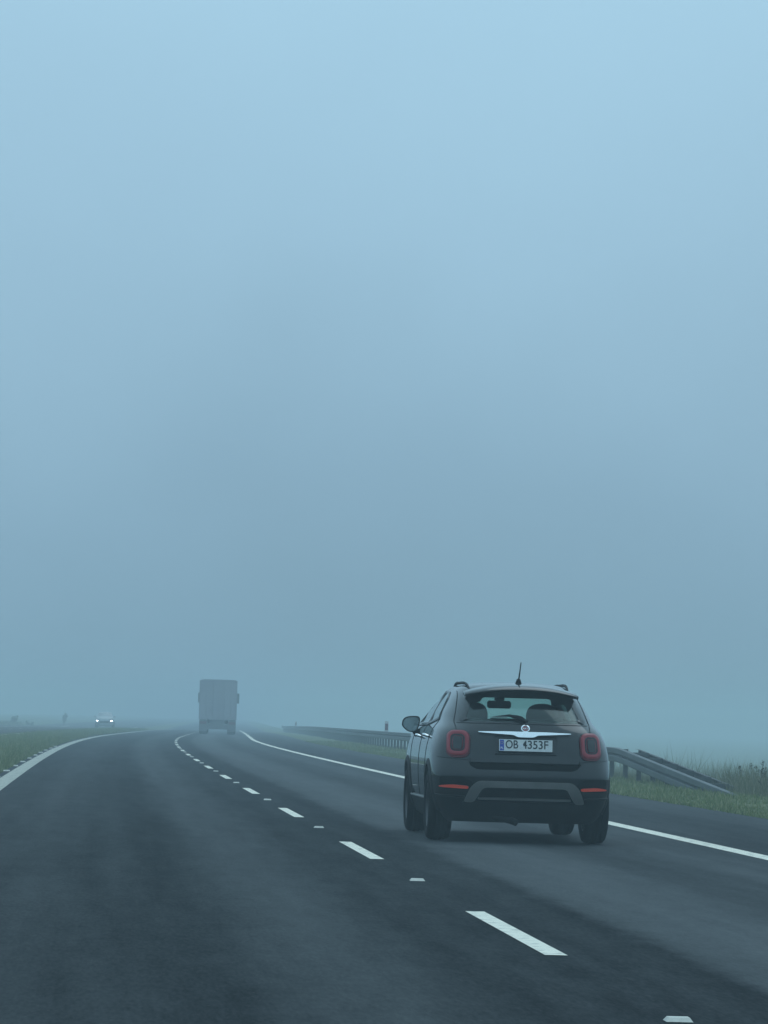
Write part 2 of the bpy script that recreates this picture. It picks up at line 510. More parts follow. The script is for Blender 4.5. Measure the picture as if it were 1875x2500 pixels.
def body_solid(inset=0.0, z0=0.20, z1=1.571, nz_=54, mrear=22, mside=12, mfront=14):
    zs = list(np.linspace(z0, min(z1, 1.45), int(nz_ * 0.72), endpoint=False)) + list(np.linspace(min(z1, 1.45), z1, int(nz_ * 0.28)))
    if z1 > 0.64 > z0 and inset == 0: zs = sorted(set([round(z, 4) for z in zs] + [0.64]))
    V = []; F = []; M = None
    for z in zs:
        W = fW(z) - inset; yr = fR(z) + inset * 1.3; yf = fF(z) - inset * 1.6; n = fN(z)
        L = min(fL(z), (yf - yr) * 0.48); Lf = min(0.8 if z < 1.0 else 0.45, (yf - yr) * 0.48)
        half = []     # right half from the middle of the rear to the middle of the front
        for i in range(mrear + 1):
            th = math.pi / 2 * i / mrear
            half.append((W * math.sin(th) ** (2 / n), yr + L * (1 - math.cos(th) ** (2 / n) if i < mrear else 1)))
        for i in range(1, mside):
            half.append((W, yr + L + (yf - Lf - yr - L) * i / mside))
        for i in range(mfront + 1):
            th = math.pi / 2 * (1 - i / mfront)
            half.append((W * math.sin(th) ** (2 / 2.8) if i < mfront else 0.0, yf - Lf * (1 - (math.cos(th) if i else 0.0) ** (2 / 2.8))))
        ring = half + [(-x, y) for x, y in reversed(half[1:-1])]
        M = len(ring)
        V += [(x, y, z) for x, y in ring]
    nzs = len(zs)
    for i in range(nzs - 1):
        for k in range(M):
            F.append((i * M + k, i * M + (k + 1) % M, (i + 1) * M + (k + 1) % M, (i + 1) * M + k))
    F.append(tuple(reversed(range(M)))); F.append(tuple((nzs - 1) * M + k for k in range(M)))
    return V, F

def densify(poly, res):
    o = []
    for i, p in enumerate(poly):
        q = poly[(i + 1) % len(poly)]
        n = max(1, int(math.hypot(q[0] - p[0], q[1] - p[1]) / res))
        for k in range(n): o.append((p[0] + (q[0] - p[0]) * k / n, p[1] + (q[1] - p[1]) * k / n))
    return o

def rrect(cx, cy, w_, h, r, n=6, skew=0.0):
    o = []
    for sx, sy, a0 in ((1, 1, 0), (-1, 1, 90), (-1, -1, 180), (1, -1, 270)):
        for k in range(n + 1):
            a = R(a0 + 90 * k / n)
            x = sx * (w_ / 2 - r) + r * math.cos(a); y = sy * (h / 2 - r) + r * math.sin(a)
            o.append((cx + x + skew * y, cy + y))
    return o

def smooth_poly(pts, n=5, frac=0.35):
    """rounds the corners of a polygon"""
    o = []; m = len(pts)
    for i in range(m):
        p = Vector(pts[i]); a = Vector(pts[i - 1]); b = Vector(pts[(i + 1) % m])
        s = p + (a - p) * frac * min(1, 0.12 / max((a - p).length, 1e-6) ) ; e_ = p + (b - p) * frac * min(1, 0.12 / max((b - p).length, 1e-6))
        for k in range(n + 1):
            t = k / n
            q = s * (1 - t) ** 2 + p * 2 * t * (1 - t) + e_ * t * t
            o.append((q.x, q.y))
    return o

def surf(kind):
    if kind == 'rear': return lambda a, b: Vector((a, rearY(a, b), b))
    if kind == 'front': return lambda a, b: Vector((a, frontY(a, b), b))
    if kind == 'left': return lambda a, b: Vector((-sideX(a, b), a, b))
    return lambda a, b: Vector((sideX(a, b), a, b))

def snormal(kind, a, b):
    S = surf(kind); e_ = 0.004
    du = S(a + e_, b) - S(a - e_, b); dv = S(a, b + e_) - S(a, b - e_)
    n = du.cross(dv).normalized()
    if kind == 'rear' and n.y > 0: n = -n
    if kind == 'front' and n.y < 0: n = -n
    if kind == 'left' and n.x > 0: n = -n
    if kind == 'right' and n.x < 0: n = -n
    return n

def patch(kind, poly, off, thick, res=0.06, dens=0.03):
    """closed solid slab that follows the body surface over an outline; returns verts, faces"""
    bm = bmesh.new()
    pts = densify(poly, dens)
    bm.faces.new([bm.verts.new((p[0], p[1], 0)) for p in pts])
    xs = [p[0] for p in pts]; ys = [p[1] for p in pts]
    def cuts(lo, hi): 
        n = int((hi - lo) / res)
        return [lo + (hi - lo) * (i + 0.5) / (n + 1) for i in range(n + 1)]
    for c in cuts(min(xs), max(xs)):
        bmesh.ops.bisect_plane(bm, geom=bm.verts[:] + bm.edges[:] + bm.faces[:], plane_co=(c, 0, 0), plane_no=(1, 0, 0), dist=1e-5)
    for c in cuts(min(ys), max(ys)):
        bmesh.ops.bisect_plane(bm, geom=bm.verts[:] + bm.edges[:] + bm.faces[:], plane_co=(0, c, 0), plane_no=(0, 1, 0), dist=1e-5)
    bmesh.ops.triangulate(bm, faces=bm.faces[:])
    S = surf(kind)
    bm.verts.index_update()
    V = []; Vi = []
    for v in bm.verts:
        p = S(v.co.x, v.co.y); n = snormal(kind, v.co.x, v.co.y)
        V.append(p + n * off); Vi.append(p + n * (off - thick))
    N = len(V)
    F = [tuple(v.index for v in f.verts) for f in bm.faces]
    F += [tuple(v.index + N for v in reversed(f.verts)) for f in bm.faces]
    for e_ in bm.edges:
        if len(e_.link_faces) == 1:
            lp = e_.link_loops[0]
            a, b = lp.vert.index, lp.link_loop_next.vert.index
            F.append((b, a, a + N, b + N))
    bm.free()
    return V + Vi, F

def patch_obj(name, kind, poly, off, thick, mat, parent, res=0.06, dens=0.03, smooth=40):
    V, F = patch(kind, poly, off, thick, res, dens)
    return MB().add(V, F).build(name, mat, parent, smooth)

def ring_obj(name, kind, outer, inner, off_o, off_i, thick, mat, parent, nr=3):
    """a solid frame between two outlines of the same point count on the body surface"""
    S = surf(kind); n = len(outer); V = []; F = []
    rows = []
    for j in range(nr + 1):
        t = j / nr
        bul = math.sin(math.pi * t) * 0.006
        rows.append([(outer[i][0] + (inner[i][0] - outer[i][0]) * t, outer[i][1] + (inner[i][1] - outer[i][1]) * t, off_o + (off_i - off_o) * t + bul) for i in range(n)])
    for row in rows:
        for a, b, o in row: V.append(S(a, b) + snormal(kind, a, b) * o)
    for row in (rows[-1], rows[0]):
        for a, b, o in row: V.append(S(a, b) + snormal(kind, a, b) * (min(off_o, off_i) - thick))
    m = nr + 3
    for j in range(m):
        for i in range(n):
            j2 = (j + 1) % m
            F.append((j * n + i, j * n + (i + 1) % n, j2 * n + (i + 1) % n, j2 * n + i))
    return MB().add(V, F).build(name, mat, parent, 50)

def on_path(kind, pts, off, res=0.03):
    S = surf(kind); o = []
    for i in range(len(pts) - 1):
        p, q = pts[i], pts[i + 1]
        n = max(1, int(math.hypot(q[0] - p[0], q[1] - p[1]) / res))
        for k in range(n + (1 if i == len(pts) - 2 else 0)):
            a = p[0] + (q[0] - p[0]) * k / n; b = p[1] + (q[1] - p[1]) * k / n
            o.append(S(a, b) + snormal(kind, a, b) * off)
    return o

def mirror_x(poly): return [(-x, z) for x, z in poly]

def cutter(V, F, mat):
    me = bpy.data.meshes.new('cutter'); me.from_pydata([tuple(v) for v in V], [], [tuple(f) for f in F]); me.materials.append(mat)
    bm = bmesh.new(); bm.from_mesh(me); bmesh.ops.recalc_face_normals(bm, faces=bm.faces); bm.to_mesh(me); bm.free()
    o = bpy.data.objects.new('cutter', me); col.objects.link(o); return o

def prism(poly, axis, a0, a1):
    n = len(poly)
    if axis == 'Y': V = [(p[0], a, p[1]) for a in (a0, a1) for p in poly]
    else: V = [(a, p[0], p[1]) for a in (a0, a1) for p in poly]
    F = [tuple(range(n)), tuple(range(2 * n - 1, n - 1, -1))] + [(i, i + n, (i + 1) % n + n, (i + 1) % n) for i in range(n)]
    return V, F

REAR_WIN = smooth_poly([(-0.585, 1.185), (0.585, 1.185), (0.475, 1.455), (-0.475, 1.455)], 4, 0.3)
WINDSCREEN = smooth_poly([(-0.66, 1.145), (0.66, 1.145), (0.50, 1.475), (-0.50, 1.475)], 4, 0.3)
WIN_F = smooth_poly([(2.02, 1.145), (2.98, 1.135), (2.62, 1.36), (2.44, 1.445), (2.02, 1.462)], 3, 0.3)
WIN_R = smooth_poly([(1.18, 1.205), (1.95, 1.148), (1.95, 1.462), (1.58, 1.455), (1.36, 1.40)], 3, 0.3)
WHEEL_R, AX_R, AX_F, TRACK = 0.345, 0.80, 3.37, 0.772

def circ(cy, cz, r, n=36): return [(cy + r * math.cos(2 * math.pi * k / n), cz + r * math.sin(2 * math.pi * k / n)) for k in range(n)]

def build_body(parent):
    V, F = body_solid()
    me = bpy.data.meshes.new('body'); me.from_pydata(V, [], F)
    me.materials.append(PAINT); me.materials.append(PLASTIC)
    bm = bmesh.new(); bm.from_mesh(me); bmesh.ops.recalc_face_normals(bm, faces=bm.faces)
    for f in bm.faces:
        f.material_index = 1 if f.calc_center_median().z < 0.64 and (f.calc_center_median().y < 0.42 or f.calc_center_median().z < 0.36 or f.calc_center_median().y > 3.75) else 0
    bm.to_mesh(me); bm.free()
    o = link('body', me)
    cuts = []
    V, F = body_solid(0.06, 0.42, 1.535, 34, 14, 8, 10); cuts.append(cutter(V, F, CABIN))
    cuts.append(cutter(*prism(REAR_WIN, 'Y', -0.3, 0.9), GLOSSB))
    cuts.append(cutter(*prism(WINDSCREEN, 'Y', 2.35, 3.7), GLOSSB))
    for p in (WIN_F, WIN_R): cuts.append(cutter(*prism(p, 'X', -1.2, 1.2), GLOSSB))
    for ay in (AX_R, AX_F):
        for s in (-1, 1):
            cuts.append(cutter(*prism(circ(ay, WHEEL_R + .015, 0.388), 'X', s * 0.56, s * 1.2), SEAM))
    # recessed ledge under the tailgate and the shallow well round the number plate
    V, F = patch('rear', smooth_poly([(-0.555, 0.785), (0.555, 0.785), (0.525, 0.742), (0.47, 0.712), (-0.47, 0.712), (-0.525, 0.742)], 3, .3), 0.08, 0.125, 0.1); cuts.append(cutter(V, F, SEAM))
    V, F = patch('rear', smooth_poly([(-0.315, 1.045), (0.315, 1.045), (0.30, 0.868), (-0.30, 0.868)], 3, .3), 0.06, 0.085, 0.1); cuts.append(cutter(V, F, PAINT))
    for c in cuts:
        md = o.modifiers.new('cut', 'BOOLEAN'); md.operation = 'DIFFERENCE'; md.solver = 'EXACT'; md.object = c
        try: md.material_mode = 'TRANSFER'
        except Exception: pass
    bpy.context.view_layer.update()
    dg = bpy.context.evaluated_depsgraph_get()
    res = bpy.data.meshes.new_from_object(o.evaluated_get(dg))
    for c in cuts: bpy.data.objects.remove(c, do_unlink=True)
    bpy.data.objects.remove(o, do_unlink=True)
    names = {PAINT.name: 'body', PLASTIC.name: 'bumper_cladding', CABIN.name: 'cabin_lining', GLOSSB.name: 'window_reveal', SEAM.name: 'wheel_well'}
    outp = {}
    for i, m in enumerate(res.materials):
        fs = [p for p in res.polygons if p.material_index == i]
        if not fs: continue
        if m.name == SEAM.name:          # wheel wells and the ledge under the tailgate, each a part
            bins = {}
            for p in fs:
                c = p.center
                if c.y < .30 and abs(c.x) < .58 and c.z > .69: key = ('tailgate_recess', 0)
                else: key = ('wheel_well', (c.x > 0, c.y > 2))
                bins.setdefault(key, []).append(p)
            for (nm, _), pl in bins.items():
                idx = {}; V = []; F = []
                for p in pl:
                    F.append([idx.setdefault(vi, len(idx)) for vi in p.vertices])
                V = [tuple(res.vertices[vi].co) for vi in idx]
                meshobj(nm, V, F, m, parent, smooth=32)
            continue
        idx = {}; V = []; F = []
        for p in fs:
            q = []
            for vi in p.vertices:
                if vi not in idx: idx[vi] = len(V); V.append(tuple(res.vertices[vi].co))
                q.append(idx[vi])
            F.append(q)
        key = m.name
        if key in outp:
            off = len(outp[key][0]); outp[key][0].extend(V); outp[key][1].extend([[k + off for k in f] for f in F])
        else: outp[key] = [V, F, m]
    objs = {}
    for k, (V, F, m) in outp.items():
        b = meshobj(names.get(k, 'trim'), V, F, m, parent)
        bm = bmesh.new(); bm.from_mesh(b.data); bmesh.ops.remove_doubles(bm, verts=bm.verts, dist=1e-5)
        bm.to_mesh(b.data); bm.free()
        sharpen(b.data, 32)
        objs[names.get(k, 'trim')] = b
    return objs

def text_mesh(name, s, size, mat, parent, center, xscale=1.0, depth=0.0012, rot=None, bold=0.0):
    """flat lettering standing in the XZ plane and facing the rear (-Y)"""
    cu = bpy.data.curves.new(name, 'FONT'); cu.body = s; cu.size = size; cu.extrude = depth; cu.offset = bold
    cu.align_x = 'CENTER'; cu.align_y = 'CENTER'
    t = bpy.data.objects.new(name, cu); col.objects.link(t)
    bpy.context.view_layer.update()
    me = bpy.data.meshes.new_from_object(t.evaluated_get(bpy.context.evaluated_depsgraph_get()))
    bpy.data.objects.remove(t, do_unlink=True)
    me.transform(Matrix.Translation(Vector(center)) @ (rot or Matrix.Identity(4)) @ Matrix.Rotation(R(90), 4, 'X') @ Matrix.Diagonal((xscale, 1, 1, 1)))
    me.materials.clear(); me.materials.append(mat)
    return link(name, me, parent)

def wheel(parent, x, y, detail=True):
    s = 1 if x > 0 else -1
    root = empty('wheel', (x, y, WHEEL_R), 0, parent)
    hw = 0.112; r = WHEEL_R
    prof = [(-hw + .012, .225), (-hw - .004, .255), (-hw - .006, .29), (-hw + .004, .318), (-hw + .022, .336), (-hw + .05, r - .003)]
    for g in (-.045, 0.0, .045):
        prof += [(g - .008, r - .0005), (g - .005, r - .008), (g + .005, r - .008), (g + .008, r - .0005)]
    prof += [(hw - .05, r - .003), (hw - .022, .336), (hw - .004, .318), (hw + .006, .29), (hw + .004, .255), (hw - .012, .225)]
    MB().lathe(prof, 48, 'X', closed=True).build('tyre', RUBBER, root, 35)
    b = MB().lathe([(-.10, .22), (-.10, .232), (.10, .232), (.10, .22), (.085, .205), (-.085, .205)], 40, 'X', closed=True)
    b.lathe([(s * .03, 0.001), (s * .062, 0.001), (s * .062, .05), (s * .045, .07), (s * .03, .07)], 24, 'X')
    for k in range(5):
        a = 2 * math.pi * k / 5
        for da in (-.10, .10):
            m = Matrix.Rotation(a, 4, 'X')
            v = []
            for rr, wd, xo in ((.05, .020, .05), (.21, .016, .075)):
                for q in (-1, 1):
                    for xx in (xo, xo - .03):
                        v.append(m @ Vector((s * xx, q * wd + math.sin(da) * rr * 1.6, rr)))
            b.add(v, [(0, 2, 3, 1), (4, 5, 7, 6), (0, 4, 6, 2), (1, 3, 7, 5), (0, 1, 5, 4), (2, 6, 7, 3)])
    b.build('rim', ALLOY, root, 35)
    MB().lathe([(-.02, .001), (-.02, .15), (s * .0 + .005, .15), (.005, .001)], 28, 'X').build('brake_disc', ALLOY, root, 35)
    return root

def build_hatchback(loc, rz):
    car = empty('hatchback_car', loc, rz)
    tag(car, 'dark grey compact crossover hatchback driving away in the right lane, seen from behind', 'car')
    root = car
    parts = build_body(root)
    body = parts['body']
    # rear window pane, with its black printed border and wiper
    big = [(x * 1.0, z) for x, z in REAR_WIN]
    def scaled(poly, k, cx=None, cz=None):
        cx = cx if cx is not None else sum(p[0] for p in poly) / len(poly); cz = cz if cz is not None else sum(p[1] for p in poly) / len(poly)
        return [(cx + (p[0] - cx) * k[0], cz + (p[1] - cz) * k[1]) for p in poly]
    rw = patch_obj('rear_window', 'rear', scaled(REAR_WIN, (1.02, 1.04)), 0.004, 0.004, GLASS_R, root, 0.08)
    ring_obj('window_border', 'rear', scaled(REAR_WIN, (1.075, 1.11)), scaled(REAR_WIN, (0.955, 0.90)), 0.0065, 0.0065, 0.002, GLOSSB, rw, 2)
    patch_obj('window_header', 'rear', smooth_poly([(-.500, 1.462), (.500, 1.462), (.560, 1.352), (.30, 1.360), (.268, 1.408), (-.385, 1.408), (-.412, 1.360), (-.560, 1.352)], 3, .3), 0.0068, 0.002, GLOSSB, rw, 0.06, 0.03)
    wb = MB()
    wb.tube(on_path('rear', [(0.0, 1.165), (-0.03, 1.195), (-0.12, 1.212)], 0.024), 0.013, 8)
    arm = on_path('rear', [(0.02, 1.160), (-0.03, 1.198), (-0.15, 1.222), (-0.30, 1.208)], 0.026, 0.02)
    n_ = len(arm)
    wb.tube(arm, [0.020 - 0.013 * abs(2 * i / (n_ - 1) - .55) for i in range(n_)], 8)
    wp = wb.build('rear_wiper', PLASTIC, root)
    MB().tube(on_path('rear', [(-0.33, 1.197), (-0.02, 1.197)], 0.012), 0.006, 6).build('wiper_blade', RUBBER, wp)
    MB().tube(on_path('rear', [(-0.315, 1.206), (-0.17, 1.206)], 0.020), 0.004, 6).build('blade_highlight', SILVER, wp)  # pale highlight on part of the blade, put in as a silver tube
    ws = patch_obj('windscreen', 'front', scaled(WINDSCREEN, (1.03, 1.05)), 0.004, 0.004, GLASS_W, root, 0.1)
    for kind in ('left', 'right'):
        for poly, nm in ((WIN_F, 'side_window'), (WIN_R, 'side_window')):
            g = patch_obj(nm, kind, scaled(poly, (1.02, 1.04)), 0.003, 0.003, GLASS_S, root, 0.1)
            ring_obj('window_border', kind, scaled(poly, (1.05, 1.10)), scaled(poly, (0.97, 0.94)), 0.007, 0.007, 0.003, GLOSSB, g, 2)
        # chrome line under the glass
        MB().tube(on_path(kind, [(1.12, 1.185), (1.95, 1.128), (2.98, 1.116)], 0.004), 0.006, 6).build('waist_strip', GLOSSB, root)
    # tailgate seam, door seams
    gaps = [([(-0.64, 1.158), (0.64, 1.158)], .004)]
    for s in (-1, 1):
        gaps += [([(s * 0.585, 1.47), (s * 0.665, 1.17), (s * 0.655, 1.09)], .0045), ([(s * 0.535, 0.82), (s * 0.53, 0.765)], .0045), ([(s * 0.545, 0.80), (s * 0.72, 0.812), (s * 0.83, 0.822)], .003)]
    for pth, r_ in gaps: MB().tube(on_path('rear', pth, 0.0), r_, 5).build('panel_gap', SEAM, body)
    for kind in ('left', 'right'):
        for pth in ([(1.985, 1.47), (1.985, 1.13), (1.985, 0.42)], [(3.05, 1.09), (3.0, 0.8), (2.93, 0.42)], [(1.10, 1.20), (1.16, 0.95), (1.22, 0.72), (1.30, 0.46)]):
            MB().tube(on_path(kind, pth, 0.0, 0.05), 0.004, 5).build('panel_gap', SEAM, body)
        # sill and wheel-arch cladding
        patch_obj('sill_cladding', kind, [(1.17, 0.24), (3.0, 0.24), (3.0, 0.40), (1.17, 0.40)], 0.014, 0.03, PLASTIC, root, 0.12, 0.06)
        MB().tube(on_path(kind, [(1.18, 0.405), (2.98, 0.405)], 0.012, 0.1), 0.011, 6).build('sill_strip', SILVER, root)
        for ay in (AX_R, AX_F):
            n = 30; a0, a1 = R(-8), R(188)
            o_ = [(ay + 0.445 * math.cos(a0 + (a1 - a0) * k / n), WHEEL_R + .015 + 0.440 * math.sin(a0 + (a1 - a0) * k / n)) for k in range(n + 1)]
            i_ = [(ay + 0.383 * math.cos(a0 + (a1 - a0) * k / n), WHEEL_R + .015 + 0.383 * math.sin(a0 + (a1 - a0) * k / n)) for k in range(n + 1)]
            S = surf(kind); V = []; F = []
            for k in range(n + 1):
                for (a, b), of in ((o_[k], .004), (((o_[k][0] + i_[k][0]) / 2, (o_[k][1] + i_[k][1]) / 2), .015), (i_[k], .014), (i_[k], -.05), (o_[k], -.03)):
                    b = max(b, 0.21)
                    V.append(S(a, b) + snormal(kind, a, b) * of)
            for k in range(n):
                for j in range(5):
                    F.append((k * 5 + j, k * 5 + (j + 1) % 5, (k + 1) * 5 + (j + 1) % 5, (k + 1) * 5 + j))
            F.append((0, 1, 2, 3, 4)); F.append(tuple(n * 5 + j for j in (4, 3, 2, 1, 0)))
            MB().add(V, F).build('wheel_arch', PLASTIC, root, 45)
        # door handles, chrome on top
        for hy in (1.36, 2.22):
            z_ = 1.015 - 0.01 * (hy - 1.3)
            S = surf(kind)
            pts = [S(hy - .10 + .2 * k / 8, z_) + snormal(kind, hy - .10 + .2 * k / 8, z_) * (0.045 - 0.045 * abs(k / 4 - 1) ** 3) for k in range(9)]
            h = MB().tube(pts, [.010, .014, .016, .016, .016, .016, .016, .014, .010], 8).build('door_handle', CHROME, root)
    # tail lamps: red outer body, lighter raised ring, dark inner band, body-coloured middle
    for s in (-1, 1):
        c = (s * 0.640, 0.948)
        lamp = patch_obj('tail_lamp', 'rear', rrect(c[0], c[1], 0.212, 0.258, 0.070, skew=-s * 0.05), 0.016, 0.04, LAMPRED, root, 0.04)
        ring_obj('lamp_ring', 'rear', rrect(c[0], c[1] + .008, 0.192, 0.232, 0.064, skew=-s * 0.05), rrect(c[0] + s * .004, c[1] + .012, 0.130, 0.160, 0.042, skew=-s * 0.05), 0.022, 0.018, 0.01, LAMPRING, lamp, 4)
        ring_obj('lamp_band', 'rear', rrect(c[0] + s * .004, c[1] + .012, 0.128, 0.158, 0.041, skew=-s * 0.05), rrect(c[0] + s * .004, c[1] + .010, 0.078, 0.118, 0.020, skew=-s * 0.05), 0.020, 0.006, 0.005, LAMPDARK, lamp, 3)
        patch_obj('lamp_insert', 'rear', rrect(c[0] + s * .004, c[1] + .010, 0.076, 0.116, 0.018, skew=-s * 0.05), 0.022, 0.01, PAINT, lamp, 0.04, 0.02)
    # chrome bar with the handle bulge
    bar = smooth_poly([(-0.45, 1.063), (-0.20, 1.071), (0.20, 1.071), (0.44, 1.063), (0.44, 1.056), (0.20, 1.045), (0.12, 1.042), (0.075, 1.022), (-0.075, 1.022), (-0.12, 1.042), (-0.20, 1.045), (-0.45, 1.056)], 2, .25)
    patch_obj('chrome_bar', 'rear', bar, 0.030, 0.034, CHROME, root, 0.05, 0.02)
    # round badge
    bz = 1.112; by = rearY(0, bz); tilt = Matrix.Rotation(math.atan2(rearY(0, bz + .03) - rearY(0, bz - .03), .06) * -1, 4, 'X')
    bt = Matrix.Translation((0, by - .010, bz)) @ tilt
    b = MB().lathe([(0.0, .030), (-.010, .032), (-.014, .037), (-.012, .043), (0.0, .046), (.012, .046)], 32, 'Y')
    b.v = [tuple(bt @ Vector(p)) for p in b.v]
    badge = b.build('badge', CHROME, root)
    b = MB().lathe([(-.004, .0005), (-.004, .034), (.012, .034)], 28, 'Y'); b.v = [tuple(bt @ Vector(p)) for p in b.v]; b.build('badge_face', BADGE, badge)
    text_mesh('badge_letters', 'FIAT', 0.027, CHROME, badge, bt @ Vector((0, -.006, 0)), 0.95, 0.002, tilt)
    # number plate
    pz = 0.952; py = rearY(0, pz) - 0.004
    sl = math.atan2(rearY(0, pz + .05) - rearY(0, pz - .05), .10)
    pm = Matrix.Translation((0, py, pz)) @ Matrix.Rotation(-sl * 0.8, 4, 'X')
    fr = MB().box(-.268, .268, -.004, .018, -.068, .064, pm).build('number_plate_holder', PLASTIC, root, 38, 0.003)
    pl = MB().box(-.260, .260, -.009, -.0045, -.057, .057, pm).build('number_plate', PLATEW, root, 38)
    MB().box(-.252, -.212, -.0105, -.0093, -.052, .052, pm).build('country_strip', PLATEB, pl, 0)
    st = MB()
    for k in range(12):
        a = 2 * math.pi * k / 12
        cx, cz = -.232 + .013 * math.cos(a), .024 + .013 * math.sin(a)
        st.add([pm @ Vector((cx + .0032 * math.cos(q), -.0112, cz + .0032 * math.sin(q))) for q in (R(90), R(210), R(330))], [(0, 1, 2)])
    st.build('stars', YELLOW, pl, 0)
    rot = Matrix.Rotation(-sl * 0.8, 4, 'X')
    text_mesh('country_letters', 'PL', 0.030, WHITE, pl, pm @ Vector((-.232, -.0112, -.030)), 0.9, 0.0005, rot, 0.0006)
    text_mesh('plate_letters', 'OB', 0.114, INK, pl, pm @ Vector((-.136, -.0105, 0.004)), 0.80, 0.0008, rot, 0.0012)
    text_mesh('plate_letters', '4353F', 0.114, INK, pl, pm @ Vector((.092, -.0105, 0.004)), 0.92, 0.0008, rot, 0.0012)
    d = MB().lathe([(-.0008, .0005), (-.0008, .016), (.0008, .016)], 20, 'Y', (-.040, -.0108, 0.0)); d.v = [tuple(pm @ Vector(p)) for p in d.v]
    d.build('sticker', STICK, pl)
    MB().box(-.30, .30, .000, .03, -.094, -.082, pm).build('plate_lip', SEAM, root, 38, .002)
    # small model lettering on the bumper, lower left (unreadable in the photograph, a pale dash)
    # bumper: reflectors, silver skid trim, dark insert, creases
    for s in (-1, 1):
        patch_obj('bumper_vent', 'rear', smooth_poly([(s * 0.50, 0.515), (s * 0.505, 0.59), (s * 0.60, 0.642), (s * 0.815, 0.638), (s * 0.80, 0.515)], 3, .3), 0.006, 0.03, SEAM, root, 0.05)
        patch_obj('reflector', 'rear', smooth_poly([(s * 0.545, 0.551), (s * 0.70, 0.561), (s * 0.805, 0.549), (s * 0.805, 0.534), (s * 0.545, 0.524)], 3, .3), 0.018, 0.02, REFL, root, 0.04, 0.02)
        MB().tube(on_path('rear', [(s * 0.58, 0.445), (s * 0.70, 0.452), (s * 0.835, 0.455)], 0.004), 0.012, 6).build('bumper_crease', PLASTIC, root)
    skid = smooth_poly([(-0.585, 0.405), (-0.525, 0.545), (-0.455, 0.603), (0.455, 0.603), (0.525, 0.545), (0.585, 0.405), (0.485, 0.405), (0.415, 0.527), (0.38, 0.545), (-0.38, 0.545), (-0.415, 0.527), (-0.485, 0.405)], 3, .3)
    patch_obj('skid_trim', 'rear', skid, 0.030, 0.045, SILVER, root, 0.05, 0.025)
    patch_obj('skid_insert', 'rear', smooth_poly([(-0.40, 0.53), (0.40, 0.53), (0.455, 0.42), (-0.455, 0.42)], 3, .3), 0.010, 0.03, SEAM, root, 0.06)
    patch_obj('skid_bar', 'rear', smooth_poly([(-0.445, 0.448), (0.445, 0.448), (0.455, 0.430), (-0.455, 0.430)], 2, .3), 0.026, 0.03, SILVER, root, 0.06)
    patch_obj('bumper_underside', 'rear', smooth_poly([(-0.60, 0.41), (0.60, 0.41), (0.56, 0.235), (-0.56, 0.235)], 3, .3), 0.022, 0.06, PLASTIC, root, 0.08)
    MB().tube([(-.30, .17, .262), (-.16, .16, .236), (-.10, .13, .218), (-.07, .10, .205)], [.04, .036, .034, .034], 12).build('exhaust_pipe', PLASTIC, root)
    MB().box(-.36, .40, .30, .95, .21, .34).box(-.60, .60, .72, .88, .22, .34).box(-.70, .70, 1.2, 3.0, .19, .26).build('underbody', PLASTIC, root, 38, .01)
    # roof spoiler
    V = []; F = []; xs = [-.56 + 1.12 * i / 20 for i in range(21)]
    for x in xs:
        q = (abs(x) / .56) ** 2.6
        yb = 0.335 + 0.16 * q
        yt = 0.70
        zt = 1.507 - 0.060 * (abs(x) / .56) ** 2.2
        V += [(x, yb, zt - .012), (x, yb + .02, zt + .004), (x, yb + .16, zt + .030 - .016 * q), (x, yt, min(zt + .046 - .02 * q, 1.57)), (x, yt, zt - .03), (x, yb + .05, zt - .034)]
    for i in range(20):
        for j in range(6): F.append((i * 6 + j, i * 6 + (j + 1) % 6, (i + 1) * 6 + (j + 1) % 6, (i + 1) * 6 + j))
    F.append(tuple(range(6))); F.append(tuple(20 * 6 + j for j in reversed(range(6))))
    MB().add(V, F).build('roof_spoiler', PAINT, root, 40)
    MB().box(-.13, .13, .352, .372, 1.4875, 1.4975).build('high_brake_light', LAMPDARK, root, 38, .003)
    # roof rails
    for s in (-1, 1):
        def roof_z(x, y):
            z = 1.57
            while z > 1.2 and sideX(y, z) < abs(x): z -= .002
            return z
        pts = []
        for i in range(25):
            t = i / 24
            y_ = .80 + 1.72 * t; x_ = .490 + .022 * math.sin(math.pi * t)
            pts.append((s * x_, y_, roof_z(x_, y_) + .004 + .022 * (1 - (2 * t - 1) ** 6)))
        MB().tube(pts, [  .008 + .007 * min(1, 6 * min(i, 24 - i) / 24) for i in range(25)], 10).build('roof_rail', PLASTIC, root)
    # antenna
    an = MB().lathe([(0, .034), (.02, .03), (.055, .018), (.06, .001)], 16, 'Z', (0, .84, 1.548)).build('antenna', PLASTIC, root)
    MB().tube([(0, .83, 1.59), (0, .73, 1.685), (0, .655, 1.765)], [.009, .0065, .005], 8).build('antenna_rod', PLASTIC, an)
    # door mirrors
    for s in (-1, 1):
        c = Vector((s * .895, 2.80, 1.122))
        outline = [(-.100, .010), (-.094, .045), (-.070, .075), (-.02, .090), (.06, .092), (.085, .080), (.090, .040), (.078, -.02), (.055, -.062), (.02, -.080), (-.02, -.076), (-.06, -.055), (-.095, -.018)]
        outline = smooth_poly(outline, 3, .5)
        n = len(outline); V = []; F = []
        for yy, k in ((0.0, .93), (-.012, 1.0), (.03, 1.0), (.09, .86), (.13, .58), (.145, .25)):
            for a, b in outline: V.append(c + Vector(((a if s < 0 else -a) * k, yy, b * k)))
        for j in range(5):
            for i in range(n): F.append((j * n + i, j * n + (i + 1) % n, (j + 1) * n + (i + 1) % n, (j + 1) * n + i))
        F.append(tuple(range(n))); F.append(tuple(5 * n + i for i in reversed(range(n))))
        m = MB().add(V, F).build('door_mirror', GLOSSB, root, 45)
